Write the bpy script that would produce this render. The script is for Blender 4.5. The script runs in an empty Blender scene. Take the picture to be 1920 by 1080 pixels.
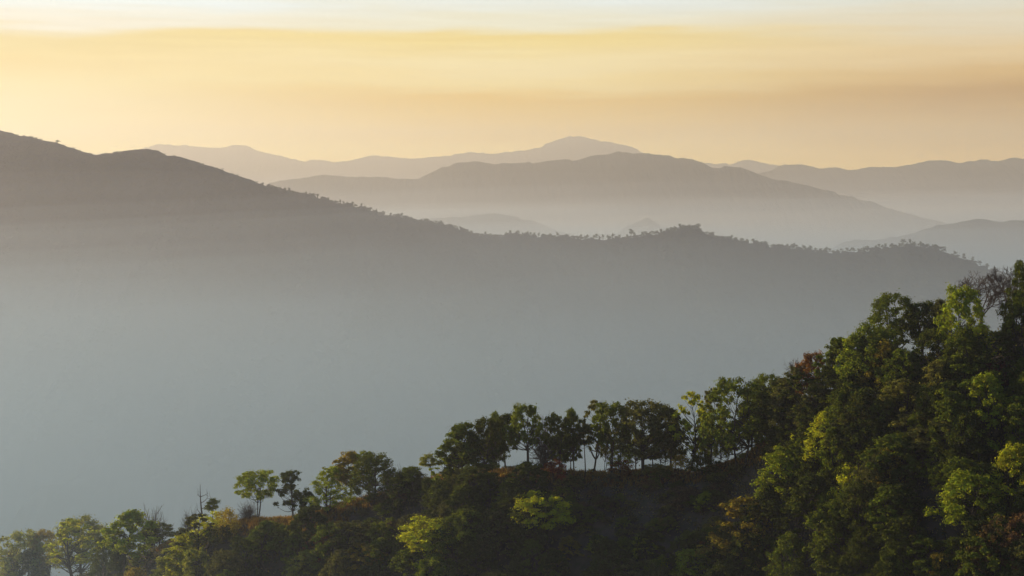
import bpy, math, random
import numpy as np
from mathutils import Vector
from mathutils.bvhtree import BVHTree

S = bpy.context.scene
COL = S.collection
R = math.radians

# ------------------------------------------------------------------ camera
CAMZ = 450.0                       # the valley floor lies near z = 0
F_PX = 3045.0                      # focal length in photo pixels (1920 wide)
PITCH = math.atan(210 / F_PX)      # horizon near row 330
cam_d = bpy.data.cameras.new('camera')
cam_d.sensor_width = 36.0
cam_d.lens = 36.0 * F_PX / 1920.0
cam_d.clip_start = 1.0
cam_d.clip_end = 40000.0
cam = bpy.data.objects.new('camera', cam_d)
cam.location = (0, 0, CAMZ)
cam.rotation_euler = (math.pi / 2 - PITCH, 0, 0)
COL.objects.link(cam)
S.camera = cam
CAM = Vector((0, 0, CAMZ))

# ------------------------------------------------------------------ light
SUN_AZ = -47.0                     # degrees, left of the view axis
SUN_EL = 12.0
sd = Vector((math.sin(R(SUN_AZ)) * math.cos(R(SUN_EL)), math.cos(R(SUN_AZ)) * math.cos(R(SUN_EL)), math.sin(R(SUN_EL))))
sun_d = bpy.data.lights.new('sun', 'SUN')
sun_d.energy = 5.0
sun_d.angle = R(0.6)
sun_d.color = (1.0, 0.86, 0.64)
sun = bpy.data.objects.new('sun', sun_d)
sun.rotation_euler = sd.to_track_quat('Z', 'Y').to_euler()
sun.location = (-300, 300, CAMZ + 400)
COL.objects.link(sun)

def srgb(r, g, b, k=1.0):
    f = lambda c: (c / 12.92 if c <= 0.04045 else ((c + 0.055) / 1.055) ** 2.4) * k
    return (f(r), f(g), f(b), 1.0)

W = bpy.data.worlds.new('World')
S.world = W
W.use_nodes = True
nt = W.node_tree
for n in list(nt.nodes): nt.nodes.remove(n)
def N(t, **kw):
    n = nt.nodes.new(t)
    for k, v in kw.items(): setattr(n, k, v)
    return n
def L(a, b): nt.links.new(a, b)
def math_n(op, a, b=None, c=None, clamp=False):
    n = N('ShaderNodeMath', operation=op, use_clamp=clamp)
    for i, v in enumerate((a, b, c)):
        if v is None: continue
        if isinstance(v, (int, float)): n.inputs[i].default_value = v
        else: L(v, n.inputs[i])
    return n.outputs[0]
SKY_K = 1.15
sky = N('ShaderNodeTexSky', sky_type='NISHITA')
sky.sun_disc = False
sky.sun_elevation = R(SUN_EL)
sky.sun_rotation = R(SUN_AZ)
sky.air_density = 1.3
sky.dust_density = 1.2
sky.ozone_density = 3.0
tc = N('ShaderNodeTexCoord')
sx = N('ShaderNodeSeparateXYZ'); L(tc.outputs['Generated'], sx.inputs[0])
az = math_n('MULTIPLY', math_n('ARCTAN2', sx.outputs[0], sx.outputs[1]), 180 / math.pi)
el = math_n('MULTIPLY', math_n('ARCSINE', sx.outputs[2]), 180 / math.pi)
cx = N('ShaderNodeCombineXYZ'); L(math_n('MULTIPLY', az, 0.045), cx.inputs[0]); L(math_n('MULTIPLY', el, 0.30), cx.inputs[1])
ns = N('ShaderNodeTexNoise'); ns.inputs['Scale'].default_value = 1.6; ns.inputs['Detail'].default_value = 2.5; ns.inputs['Roughness'].default_value = 0.45
L(cx.outputs[0], ns.inputs['Vector'])
cx2 = N('ShaderNodeCombineXYZ'); L(math_n('MULTIPLY', az, 0.09), cx2.inputs[0]); L(math_n('MULTIPLY', el, 1.1), cx2.inputs[1]); cx2.inputs[2].default_value = 7.3
ns2 = N('ShaderNodeTexNoise'); ns2.inputs['Scale'].default_value = 1.7; ns2.inputs['Detail'].default_value = 3.0
L(cx2.outputs[0], ns2.inputs['Vector'])
warp = math_n('ADD', math_n('MULTIPLY', math_n('SUBTRACT', ns.outputs[0], 0.5), 1.1), math_n('MULTIPLY', math_n('SUBTRACT', ns2.outputs[0], 0.5), 1.1))
elw = math_n('DIVIDE', math_n('ADD', el, warp), 8.0, clamp=True)
cx3 = N('ShaderNodeCombineXYZ'); L(math_n('MULTIPLY', az, 0.16), cx3.inputs[0]); L(math_n('MULTIPLY', math_n('ADD', el, math_n('MULTIPLY', az, 0.012)), 3.0), cx3.inputs[1]); cx3.inputs[2].default_value = 2.1
ns3 = N('ShaderNodeTexNoise'); ns3.inputs['Scale'].default_value = 1.5; ns3.inputs['Detail'].default_value = 5.0; ns3.inputs['Roughness'].default_value = 0.55
L(cx3.outputs[0], ns3.inputs['Vector'])
streak = math_n('MULTIPLY_ADD', math_n('SUBTRACT', ns3.outputs[0], 0.5), 0.22, 1.0)
def ramp(stops):
    r = N('ShaderNodeValToRGB')
    r.color_ramp.interpolation = 'EASE'
    e = r.color_ramp.elements
    while len(e) > 1: e.remove(e[0])
    for i, (d, c) in enumerate(stops):
        q = e[0] if i == 0 else e.new(d / 8.0)
        q.position = d / 8.0
        q.color = srgb(*c)
    L(elw, r.inputs[0])
    return r.outputs[0]
left = ramp([(0.0, (.96, .87, .57)), (1.5, (.95, .88, .60)), (2.6, (.94, .87, .61)), (3.9, (.93, .83, .55)), (4.7, (.92, .83, .57)), (5.35, (.94, .91, .82)), (6.2, (.92, .95, .93)), (8, (.88, .92, .95))])
mid = ramp([(0.0, (.97, .84, .54)), (0.8, (.96, .83, .50)), (1.7, (.91, .74, .22)), (2.6, (.90, .72, .22)), (3.3, (.94, .84, .54)), (4.0, (.94, .86, .62)), (4.7, (.92, .82, .50)), (5.3, (.90, .88, .77)), (6.3, (.88, .90, .87)), (8, (.88, .90, .91))])
right = ramp([(0.0, (.97, .80, .48)), (0.7, (.94, .76, .42)), (1.5, (.85, .66, .20)), (2.6, (.74, .55, .20)), (3.3, (.83, .67, .38)), (4.2, (.88, .77, .56)), (5.2, (.87, .82, .70)), (6.2, (.85, .86, .81)), (8, (.86, .88, .89))])
def mixc(f, a, b, mode='MIX'):
    m = N('ShaderNodeMix', data_type='RGBA', blend_type=mode)
    if isinstance(f, (int, float)): m.inputs[0].default_value = f
    else: L(f, m.inputs[0])
    for i, v in ((6, a), (7, b)):
        if isinstance(v, tuple): m.inputs[i].default_value = v
        else: L(v, m.inputs[i])
    return m.outputs[2]
def smooth(v, a, b):
    m = N('ShaderNodeMapRange', interpolation_type='SMOOTHSTEP')
    L(v, m.inputs[0]); m.inputs[1].default_value = a; m.inputs[2].default_value = b
    return m.outputs[0]
bands = mixc(smooth(az, 0, 17), mixc(smooth(az, -18, 0), left, mid), right)
bands = mixc(1.0, bands, (SKY_K, SKY_K, SKY_K, 1), 'MULTIPLY')
stc = N('ShaderNodeCombineColor'); L(math_n('POWER', streak, 0.45), stc.inputs[0]); L(math_n('POWER', streak, 0.7), stc.inputs[1]); L(math_n('POWER', streak, 1.3), stc.inputs[2])
bands = mixc(1.0, bands, stc.outputs[0], 'MULTIPLY')
bands = mixc(smooth(el, 2.6, 0.2), bands, mixc(1.0, bands, (1.46, 1.40, 0.72, 1), 'MULTIPLY'))      # the horizon glow
nish = mixc(1.0, sky.outputs[0], (0.135, 0.135, 0.135, 1), 'MULTIPLY')
toward = smooth(math_n('ABSOLUTE', math_n('ADD', az, 10)), 120, 40)       # the smoke bands thin out away from the sunrise
low = math_n('MULTIPLY', smooth(el, 12, 6.8), math_n('MULTIPLY_ADD', toward, 0.9, 0.1))
skyc = mixc(low, nish, bands)
skyc = mixc(smooth(el, -0.5, -3), skyc, (0.03, 0.035, 0.03, 1))
bg = N('ShaderNodeBackground'); L(skyc, bg.inputs[0]); bg.inputs[1].default_value = 1.0
out = N('ShaderNodeOutputWorld'); L(bg.outputs[0], out.inputs[0])

S.view_settings.view_transform = 'Standard'
S.view_settings.look = 'None'
S.view_settings.exposure = 0.0
S.view_settings.gamma = 1.0
S.view_settings.use_curve_mapping = False
S.render.engine = 'CYCLES'
S.cycles.use_denoising = True
S.cycles.max_bounces = 6
S.cycles.diffuse_bounces = 2
S.cycles.transmission_bounces = 4
S.cycles.volume_bounces = 2
S.cycles.transparent_max_bounces = 64

# ------------------------------------------------------------------ haze
def tag(o, label=None, cat=None, group=None, kind=None):
    if label: o['label'] = label
    if cat: o['category'] = cat
    if group: o['group'] = group
    if kind: o['kind'] = kind
    return o

def box_mesh(name, lo, hi):
    v = [(x, y, z) for x in (lo[0], hi[0]) for y in (lo[1], hi[1]) for z in (lo[2], hi[2])]
    f = [(0, 1, 3, 2), (4, 6, 7, 5), (0, 4, 5, 1), (2, 3, 7, 6), (0, 2, 6, 4), (1, 5, 7, 3)]
    me = bpy.data.meshes.new(name); me.from_pydata(v, [], f); me.update()
    return me
def haze_box(top, bottom, density, color, g, inset, label, wave=0.0, near=-420, far=9300):
    """A closed body of air of even density; the top of a mist layer rolls gently."""
    x0, x1, y0, y1 = -5200 + inset, 5200 - inset, near + inset, far - inset
    if not wave:
        me = box_mesh('haze', (x0, y0, bottom), (x1, y1, top))
    else:
        n = 44
        v = []; f = []
        for i in range(n):
            for j in range(n):
                x = x0 + (x1 - x0) * i / (n - 1); y = y0 + (y1 - y0) * j / (n - 1)
                z = top + wave * (math.sin(x / 310 + inset) * math.cos(y / 420 + 2 * inset) + 0.6 * math.sin(x / 170 - y / 230 + inset))
                v.append((x, y, z))
        for i in range(n):
            for j in range(n): v.append((v[i * n + j][0], v[i * n + j][1], bottom))
        q = n * n
        for i in range(n - 1):
            for j in range(n - 1):
                a, b, c, d = i * n + j, (i + 1) * n + j, (i + 1) * n + j + 1, i * n + j + 1
                f.append((a, b, c, d)); f.append((d + q, c + q, b + q, a + q))
        for i in range(n - 1):
            f.append((i * n, i * n + q, (i + 1) * n + q, (i + 1) * n)); k = n - 1
            f.append((i * n + k, (i + 1) * n + k, (i + 1) * n + k + q, i * n + k + q))
            f.append((i, i + 1, i + 1 + q, i + q)); m_ = (n - 1) * n
            f.append((m_ + i, m_ + i + q, m_ + i + 1 + q, m_ + i + 1))
        me = bpy.data.meshes.new('haze'); me.from_pydata(v, [], f); me.update()
    m = bpy.data.materials.new('haze_air'); m.use_nodes = True
    t = m.node_tree
    for n in list(t.nodes): t.nodes.remove(n)
    v = t.nodes.new('ShaderNodeVolumePrincipled')
    v.inputs['Color'].default_value = color
    v.inputs['Density'].default_value = density
    v.inputs['Anisotropy'].default_value = g
    o_ = t.nodes.new('ShaderNodeOutputMaterial')
    t.links.new(v.outputs[0], o_.inputs['Volume'])
    me.materials.append(m)
    o = bpy.data.objects.new('haze', me); COL.objects.link(o)
    tag(o, label, 'haze', None, 'stuff')
    return o
haze_box(CAMZ + 240, -3, 0.00007, (0.78, 0.75, 0.82, 1), 0.3, 0, 'pale haze filling the air over the whole valley')
haze_box(CAMZ + 238, -2.9, 0.00006, (0.86, 0.77, 0.68, 1), 0.55, 2, 'pale haze over the valley beyond the wooded spur', 0, 690, 8900)
haze_box(CAMZ + 236, -2.8, 0.00014, (1.0, 0.85, 0.61, 1), 0.36, 4, 'warm smoky haze hanging beyond the middle ridge', 0, 2950, 7900)
for i in range(6):
    haze_box(CAMZ - 36 - 14 * i, -2.75 + 0.02 * i, (2 + 1.5 * i) * 1e-5, (0.97, 0.88, 0.74, 1), 0.36, 6 + 2 * i, 'cream mist pooled between the middle ridge and the far hills, %s' % ('thin upper part' if i < 3 else 'thicker lower part'), 9, 2955, 7888)
for i, dens in enumerate((2, 2.5, 3.2, 4.5, 6, 7.5, 8.5, 9, 9, 8, 7, 6)):
    haze_box(CAMZ + 4 - 15 * i, -2.6 + 0.1 * i, dens * 1e-5, (0.83 - 0.031 * i, 0.80, 0.80 + 0.018 * i, 1), 0.33, 8 + 4 * i, 'blue grey mist lying in the valley, %s' % ('thin and high' if i < 4 else 'half way down' if i < 8 else 'thick at the bottom'), 13, 640 if i < 5 else -420)

# ------------------------------------------------------------------ helpers
rng = np.random.default_rng(11)
random.seed(5)

def ray(px, py):
    xc = (px - 960) / F_PX; yc = (540 - py) / F_PX
    return Vector((xc, math.cos(PITCH) + yc * math.sin(PITCH), -math.sin(PITCH) + yc * math.cos(PITCH)))
def at(px, py, Y):
    d = ray(px, py)
    return CAM + d * (Y / d.y)

_perm = rng.integers(0, 2**31, 512 * 512).reshape(512, 512) / 2**31
def vnoise(x, y):
    x = np.asarray(x, float); y = np.asarray(y, float)
    xi = np.floor(x).astype(int); yi = np.floor(y).astype(int)
    fx = x - xi; fy = y - yi
    fx = fx * fx * fx * (fx * (fx * 6 - 15) + 10); fy = fy * fy * fy * (fy * (fy * 6 - 15) + 10)
    g = lambda a, b: _perm[a % 512, b % 512]
    return (g(xi, yi) * (1 - fx) + g(xi + 1, yi) * fx) * (1 - fy) + (g(xi, yi + 1) * (1 - fx) + g(xi + 1, yi + 1) * fx) * fy - 0.5
def fbm(x, y, o=4, gain=0.5):
    s = 0; a = 1.0
    for i in range(o):
        s = s + a * vnoise(x * 2**i + 17.3 * i, y * 2**i + 5.1 * i); a *= gain
    return s

def mesh_np(name, V, Fc, mat=None, smooth_=False):
    V = np.asarray(V, np.float32); Fc = np.asarray(Fc, np.int32)
    me = bpy.data.meshes.new(name)
    k = Fc.shape[1]
    me.vertices.add(len(V)); me.vertices.foreach_set('co', V.ravel())
    me.loops.add(Fc.size); me.loops.foreach_set('vertex_index', Fc.ravel())
    me.polygons.add(len(Fc)); me.polygons.foreach_set('loop_start', np.arange(0, Fc.size, k, dtype=np.int32))
    try: me.polygons.foreach_set('loop_total', np.full(len(Fc), k, np.int32))
    except Exception: pass
    me.update(calc_edges=True)
    if smooth_: me.polygons.foreach_set('use_smooth', np.ones(len(Fc), bool))
    if mat: me.materials.append(mat)
    return me

# ------------------------------------------------------------------ materials
def mat_new(name):
    m = bpy.data.materials.new(name); m.use_nodes = True
    t = m.node_tree
    for n in list(t.nodes): t.nodes.remove(n)
    return m, t
def soil_mat(name, c1, c2, c3, scale):
    m, t = mat_new(name)
    g = t.nodes.new('ShaderNodeNewGeometry')
    n1 = t.nodes.new('ShaderNodeTexNoise'); n1.inputs['Scale'].default_value = scale; n1.inputs['Detail'].default_value = 6
    n2 = t.nodes.new('ShaderNodeTexNoise'); n2.inputs['Scale'].default_value = scale * 6; n2.inputs['Detail'].default_value = 4
    t.links.new(g.outputs['Position'], n1.inputs['Vector']); t.links.new(g.outputs['Position'], n2.inputs['Vector'])
    r = t.nodes.new('ShaderNodeValToRGB'); e = r.color_ramp.elements
    e[0].position = 0.35; e[0].color = (*c1, 1); e[1].position = 0.65; e[1].color = (*c2, 1)
    t.links.new(n1.outputs[0], r.inputs[0])
    mx = t.nodes.new('ShaderNodeMix'); mx.data_type = 'RGBA'
    mr = t.nodes.new('ShaderNodeMapRange'); mr.inputs[1].default_value = 0.45; mr.inputs[2].default_value = 0.7
    t.links.new(n2.outputs[0], mr.inputs[0]); t.links.new(mr.outputs[0], mx.inputs[0])
    t.links.new(r.outputs[0], mx.inputs[6]); mx.inputs[7].default_value = (*c3, 1)
    b = t.nodes.new('ShaderNodeBsdfPrincipled'); b.inputs['Roughness'].default_value = 0.95
    b.inputs['Specular IOR Level'].default_value = 0.0
    t.links.new(mx.outputs[2], b.inputs['Base Color'])
    bp = t.nodes.new('ShaderNodeBump'); bp.inputs['Strength'].default_value = 0.6; bp.inputs['Distance'].default_value = 0.5
    t.links.new(n2.outputs[0], bp.inputs['Height']); t.links.new(bp.outputs[0], b.inputs['Normal'])
    o = t.nodes.new('ShaderNodeOutputMaterial'); t.links.new(b.outputs[0], o.inputs[0])
    return m
def leaf_mat(name, base=None, var=0.5):
    m, t = mat_new(name)
    g = t.nodes.new('ShaderNodeNewGeometry')
    oi = t.nodes.new('ShaderNodeObjectInfo')
    n1 = t.nodes.new('ShaderNodeTexNoise'); n1.inputs['Scale'].default_value = 0.35; n1.inputs['Detail'].default_value = 2
    t.links.new(g.outputs['Position'], n1.inputs['Vector'])
    add = t.nodes.new('ShaderNodeMath'); add.operation = 'ADD'
    t.links.new(g.outputs['Random Per Island'], add.inputs[0]); t.links.new(n1.outputs[0], add.inputs[1])
    mr = t.nodes.new('ShaderNodeMapRange'); mr.inputs[1].default_value = 0.2; mr.inputs[2].default_value = 1.4
    mr.inputs[3].default_value = 1 - var; mr.inputs[4].default_value = 1 + var
    t.links.new(add.outputs[0], mr.inputs[0])
    hs = t.nodes.new('ShaderNodeHueSaturation')
    mh = t.nodes.new('ShaderNodeMapRange'); mh.inputs[3].default_value = 0.47; mh.inputs[4].default_value = 0.52
    t.links.new(g.outputs['Random Per Island'], mh.inputs[0]); t.links.new(mh.outputs[0], hs.inputs['Hue'])
    t.links.new(mr.outputs[0], hs.inputs['Value'])
    if base: hs.inputs['Color'].default_value = (*base, 1)
    else: t.links.new(oi.outputs['Color'], hs.inputs['Color'])
    d = t.nodes.new('ShaderNodeBsdfDiffuse'); tr = t.nodes.new('ShaderNodeBsdfTranslucent')
    t.links.new(hs.outputs[0], d.inputs[0])
    hy = t.nodes.new('ShaderNodeMix'); hy.data_type = 'RGBA'; hy.blend_type = 'MULTIPLY'; hy.inputs[0].default_value = 1.0
    t.links.new(hs.outputs[0], hy.inputs[6]); hy.inputs[7].default_value = (1.6, 1.35, 0.5, 1)
    t.links.new(hy.outputs[2], tr.inputs[0])
    mx = t.nodes.new('ShaderNodeMixShader'); mx.inputs[0].default_value = 0.62
    t.links.new(d.outputs[0], mx.inputs[1]); t.links.new(tr.outputs[0], mx.inputs[2])
    o = t.nodes.new('ShaderNodeOutputMaterial'); t.links.new(mx.outputs[0], o.inputs[0])
    return m
M_LEAF = leaf_mat('leaf')
M_FOREST = leaf_mat('forest_leaf', (0.034, 0.037, 0.022), 0.12)
M_UNDER = leaf_mat('undergrowth_leaf', (0.11, 0.105, 0.060), 0.7)
M_GRASS = leaf_mat('dry_grass', (0.17, 0.115, 0.04), 0.5)
M_BARK = soil_mat('bark', (0.045, 0.034, 0.028), (0.085, 0.066, 0.052), (0.13, 0.11, 0.09), 2.0)
M_TWIG = soil_mat('bare_twig', (0.09, 0.065, 0.055), (0.14, 0.10, 0.085), (0.18, 0.14, 0.12), 2.0)
M_SOIL = soil_mat('hill_soil', (0.055, 0.045, 0.044), (0.090, 0.070, 0.062), (0.045, 0.050, 0.030), 0.08)
M_HILL = soil_mat('forested_hill', (0.036, 0.038, 0.024), (0.046, 0.044, 0.030), (0.032, 0.036, 0.022), 0.012)
M_FLOOR = soil_mat('valley_soil', (0.05, 0.06, 0.03), (0.09, 0.08, 0.05), (0.04, 0.05, 0.02), 0.01)

# ------------------------------------------------------------------ ground and hills
def struct(name, me):
    o = bpy.data.objects.new(name, me); COL.objects.link(o)
    o['kind'] = 'structure'
    return o
gx, gy = np.meshgrid(np.linspace(-5100, 5100, 120), np.linspace(-350, 9200, 120), indexing='ij')
gz = 3 + 5 * fbm(gx / 700, gy / 700)
gi = np.arange(120 * 120).reshape(120, 120)
gf = np.stack([gi[:-1, :-1], gi[1:, :-1], gi[1:, 1:], gi[:-1, 1:]], -1).reshape(-1, 4)
struct('ground', mesh_np('ground', np.stack([gx, gy, gz], -1).reshape(-1, 3), gf, M_FLOOR, True))

def ridge(name, pts, n, front, back, tf, tb, perp, mat, jag=2.0, jag_len=25.0, bump=(10.0, 160.0), fine=1.5, nt_=70, seed=0, hollow=None, spur=0.25):
    """A ridge whose crest passes through (px, py, depth) points; front slope falls along perp, back slope against it."""
    P = np.array([list(at(*p)) for p in pts])
    px = np.array([p[0] for p in pts], float)
    u = np.linspace(px[0], px[-1], n)
    # smooth (monotone) interpolation
    def interp(v):
        lin = np.interp(u, px, v)
        k = max(3, int(n / (px[-1] - px[0]) * 5)) | 1
        ker = np.hanning(k + 2)[1:-1]; ker /= ker.sum()
        return np.convolve(np.pad(lin, k // 2, mode='edge'), ker, mode='valid')
    X, Y, Z = interp(P[:, 0]), interp(P[:, 1]), interp(P[:, 2])
    s = np.concatenate([[0], np.cumsum(np.hypot(np.diff(X), np.diff(Y)))])
    J = jag * fbm(s / jag_len + seed * 9.7, s * 0 + seed, 5, 0.6)
    d = np.array(perp, float); d /= np.hypot(*d)
    q = np.linspace(0, 1, nt_)
    t = np.concatenate([-(q[::-1][:-1] ** 1.6) * tb, q ** 1.6 * tf])
    T = np.repeat(t[None, :], n, 0); SS = np.repeat(s[:, None], len(t), 1)
    GX = X[:, None] + d[0] * T; GY = Y[:, None] + d[1] * T
    fs = math.tan(R(front)); bs = math.tan(R(back))
    rr = 8.0
    A = np.where(T >= 0, fs, bs) * (np.sqrt(T * T + rr * rr) - rr)
    w = 1 - np.exp(-np.abs(T) / bump[1])
    nz = fbm(SS / (bump[1] * 1.6) + seed, T / (bump[1] * 4) + seed * 3.1, 4)
    sp = np.abs(fbm(SS / (bump[1] * 2.2) + T / (bump[1] * 9) + seed * 5.3, T / (bump[1] * 9), 3)) - 0.25
    GZ = Z[:, None] + J[:, None] * np.exp(-(T / (jag_len * 0.7)) ** 2) - A + w * (bump[0] * nz * 2 + spur * np.minimum(np.abs(T), 420) * sp)
    GZ = GZ + fine * fbm(GX / 9 + seed, GY / 9, 3) * (1 - np.exp(-np.abs(T) / 6))
    if hollow is not None: GZ = GZ + hollow(SS, T, u)
    GZ = np.maximum(GZ, -1.5)
    m = len(t)
    I = np.arange(n * m).reshape(n, m)
    Fc = np.stack([I[:-1, :-1], I[1:, :-1], I[1:, 1:], I[:-1, 1:]], -1).reshape(-1, 4)
    V = np.stack([GX, GY, GZ], -1).reshape(-1, 3)
    # faces upward
    a, b, c = V[Fc[0, 0]], V[Fc[0, 1]], V[Fc[0, 2]]
    if np.cross(b - a, c - a)[2] < 0: Fc = Fc[:, ::-1]
    o = struct(name, mesh_np(name, V, Fc, mat, True))
    return dict(obj=o, V=V.reshape(n, m, 3), t=t, u=u, crest=np.stack([X, Y, Z + J], -1), d=d, F=Fc)

# far peak on the skyline
ridge('far_hill', [(-900, 330, 7700), (-300, 300, 7700), (200, 292, 7600), (290, 275, 7600), (350, 273, 7600), (400, 278, 7600), (468, 275, 7600), (500, 289, 7600), (560, 300, 7600), (650, 303, 7600), (700, 295, 7600), (760, 293, 7600), (830, 292, 7600), (880, 285, 7600), (930, 289, 7600), (980, 280, 7600), (1012, 275, 7600), (1040, 263, 7600), (1066, 254, 7600), (1090, 254, 7600), (1130, 264, 7600), (1160, 266, 7600), (1185, 271, 7600), (1205, 284, 7600), (1250, 300, 7700), (1330, 307, 7800), (1370, 304, 7800), (1410, 301, 7800), (1450, 306, 7800), (1500, 319, 7800), (1700, 326, 7800), (2100, 318, 7800), (2900, 330, 7800)],
      2400, 24, 20, 1500, 900, (0, -1), M_HILL, jag=20, jag_len=130, bump=(45, 300), fine=5, nt_=40, seed=1)
ridge('far_hill', [(-900, 430, 6000), (800, 420, 6000), (1250, 372, 6000), (1380, 340, 6100), (1440, 322, 6150), (1462, 314, 6150), (1505, 310, 6200), (1530, 316, 6200), (1600, 314, 6200), (1640, 310, 6200), (1700, 306, 6200), (1742, 300, 6200), (1795, 306, 6200), (1850, 300, 6200), (1920, 296, 6200), (2200, 286, 6200), (2900, 300, 6200)],
      2200, 22, 20, 1300, 900, (0.1, -1), M_HILL, jag=15, jag_len=110, bump=(40, 260), fine=5, nt_=40, seed=2)
ridge('middle_hill', [(-900, 470, 5000), (0, 430, 5000), (380, 392, 4900), (480, 352, 4900), (530, 338, 4900), (615, 325, 4900), (690, 333, 4900), (785, 336, 4900), (830, 315, 4900), (862, 306, 4900), (930, 306, 4900), (1000, 302, 4900), (1090, 300, 4900), (1130, 290, 4900), (1160, 286, 4900), (1230, 288, 4900), (1290, 298, 4850), (1340, 312, 4800), (1390, 315, 4750), (1440, 333, 4700), (1500, 345, 4650), (1560, 356, 4600), (1620, 375, 4500), (1700, 397, 4400), (1750, 415, 4300), (1900, 445, 4200), (2900, 520, 4100)],
      2400, 20, 22, 1200, 800, (0.05, -1), M_HILL, jag=13, jag_len=95, bump=(35, 230), fine=5, nt_=40, seed=3)
ridge('low_hill', [(-900, 480, 4000), (500, 440, 4000), (760, 418, 3900), (850, 408, 3900), (930, 402, 3900), (1000, 412, 3900), (1060, 436, 3900), (1150, 440, 3900), (1180, 422, 3900), (1212, 407, 3900), (1240, 424, 3900), (1300, 450, 3900), (1900, 500, 3900), (2900, 540, 3900)],
      1800, 20, 22, 1000, 700, (0, -1), M_HILL, jag=9, jag_len=70, bump=(25, 200), fine=4, nt_=40, seed=4)
ridge('low_hill', [(900, 520, 3500), (1550, 462, 3500), (1700, 438, 3500), (1760, 424, 3500), (1830, 411, 3500), (1870, 415, 3500), (1920, 416, 3500), (2100, 404, 3500), (2900, 410, 3500)],
      1400, 20, 22, 1000, 700, (0, -1), M_HILL, jag=9, jag_len=70, bump=(25, 200), fine=4, nt_=40, seed=5)
MIDP = [(-900, 150, 3000), (-400, 205, 2900), (-150, 225, 2850), (0, 245, 2800), (60, 258, 2760), (112, 270, 2720), (150, 285, 2700), (182, 292, 2690), (230, 285, 2660), (275, 279, 2640), (330, 294, 2600), (430, 323, 2540), (480, 342, 2510), (520, 354, 2490), (600, 374, 2450), (660, 388, 2420), (740, 408, 2390), (830, 424, 2360), (900, 444, 2330), (960, 443, 2310), (1050, 447, 2270), (1130, 452, 2240), (1180, 445, 2220), (1220, 440, 2210), (1270, 431, 2190), (1305, 431, 2180), (1350, 447, 2160), (1440, 464, 2130), (1560, 476, 2090), (1640, 471, 2060), (1700, 460, 2040), (1750, 464, 2020), (1790, 477, 2000), (1870, 510, 1970), (1960, 545, 1930), (2100, 590, 1880), (2900, 640, 1800)]
MID = ridge('middle_ridge', MIDP, 1500, 25, 28, 1150, 700, (0.12, -1), M_HILL, jag=3.0, jag_len=30, bump=(42, 170), fine=3, nt_=90, seed=6, spur=0.75)

# near spur with the trees
def near_hollow(SS, T, u):
    U = np.repeat(u[:, None], T.shape[1], 1)
    h = np.zeros_like(T)
    for (c, wd, t0, tw, dep) in ((1170, 130, 24, 20, -3.0), (690, 90, 18, 15, -2.0), (1640, 160, 45, 30, 1.5), (900, 70, 22, 14, 1.0)):
        h += dep * np.exp(-((U - c) / wd) ** 2 - ((T - t0) / tw) ** 2)
    return h
NEARP = [(-900, 1500, 760), (-200, 1170, 610), (0, 1105, 570), (150, 1080, 548), (330, 1020, 515), (420, 985, 500), (480, 972, 490), (560, 973, 478), (640, 950, 465), (740, 922, 448), (850, 898, 425), (1000, 882, 405), (1150, 886, 390), (1300, 886, 373), (1400, 862, 360), (1480, 800, 345), (1560, 745, 332), (1650, 705, 320), (1800, 655, 302), (1920, 620, 290), (2300, 520, 255), (2900, 430, 225)]
NEARP = [(a, b, 370 + (c - 370) * 0.55 + max(0, 360 - a) * 0.36) for a, b, c in NEARP]
NEAR = ridge('near_hillside', NEARP, 500, 38, 27, 430, 420, (0.0, -1), M_SOIL, jag=1.2, jag_len=14, bump=(3, 40), fine=1.2, nt_=70, seed=8, hollow=near_hollow, spur=0.10)

def bvh_of(r):
    return BVHTree.FromPolygons([Vector(v) for v in r['V'].reshape(-1, 3)], [tuple(f) for f in r['F'].tolist()])
B_NEAR = bvh_of(NEAR)
def ground_z(x, y):
    h = B_NEAR.ray_cast(Vector((x, y, 2000)), Vector((0, 0, -1)))
    return h[0].z if h[0] else None
def crest_at(r, px):
    return Vector([np.interp(px, r['u'], r['crest'][:, k]) for k in range(3)])
def spot(px, py, back=0.0):
    """Where the sight line through the pixel meets the near hillside, else the crest (or a little behind it)."""
    d = ray(px, py).normalized()
    h = B_NEAR.ray_cast(CAM, d) if back == 0 else (None,)
    if h[0] is not None:
        return h[0]
    c = crest_at(NEAR, px)
    dv = ray(px, py)
    y = c.y + max(back, 0.3)
    x = dv.x / dv.y * y
    z = ground_z(x, y)
    return Vector((x, y, z if z is not None else c.z))

# ------------------------------------------------------------------ trees
def tubes(segs, sides=5):
    """segs: list of (points, radii). Returns vertices and quads of tapered tubes."""
    V = []; Fq = []
    ang = np.linspace(0, 2 * math.pi, sides, endpoint=False)
    for pts, rad in segs:
        pts = np.asarray(pts, float); n = len(pts)
        tan = np.gradient(pts, axis=0); tan /= np.linalg.norm(tan, axis=1)[:, None] + 1e-9
        ref = np.array([1.0, 0.1, 0.0]) if abs(tan[0][2]) > 0.7 else np.array([0.0, 0.0, 1.0])
        b0 = len(V)
        for i in range(n):
            a = np.cross(tan[i], ref); a /= np.linalg.norm(a) + 1e-9
            b = np.cross(tan[i], a)
            for t in ang: V.append(pts[i] + rad[i] * (math.cos(t) * a + math.sin(t) * b))
        for i in range(n - 1):
            for k in range(sides):
                k2 = (k + 1) % sides
                Fq.append((b0 + i * sides + k, b0 + i * sides + k2, b0 + (i + 1) * sides + k2, b0 + (i + 1) * sides + k))
    return np.array(V), np.array(Fq)

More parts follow.
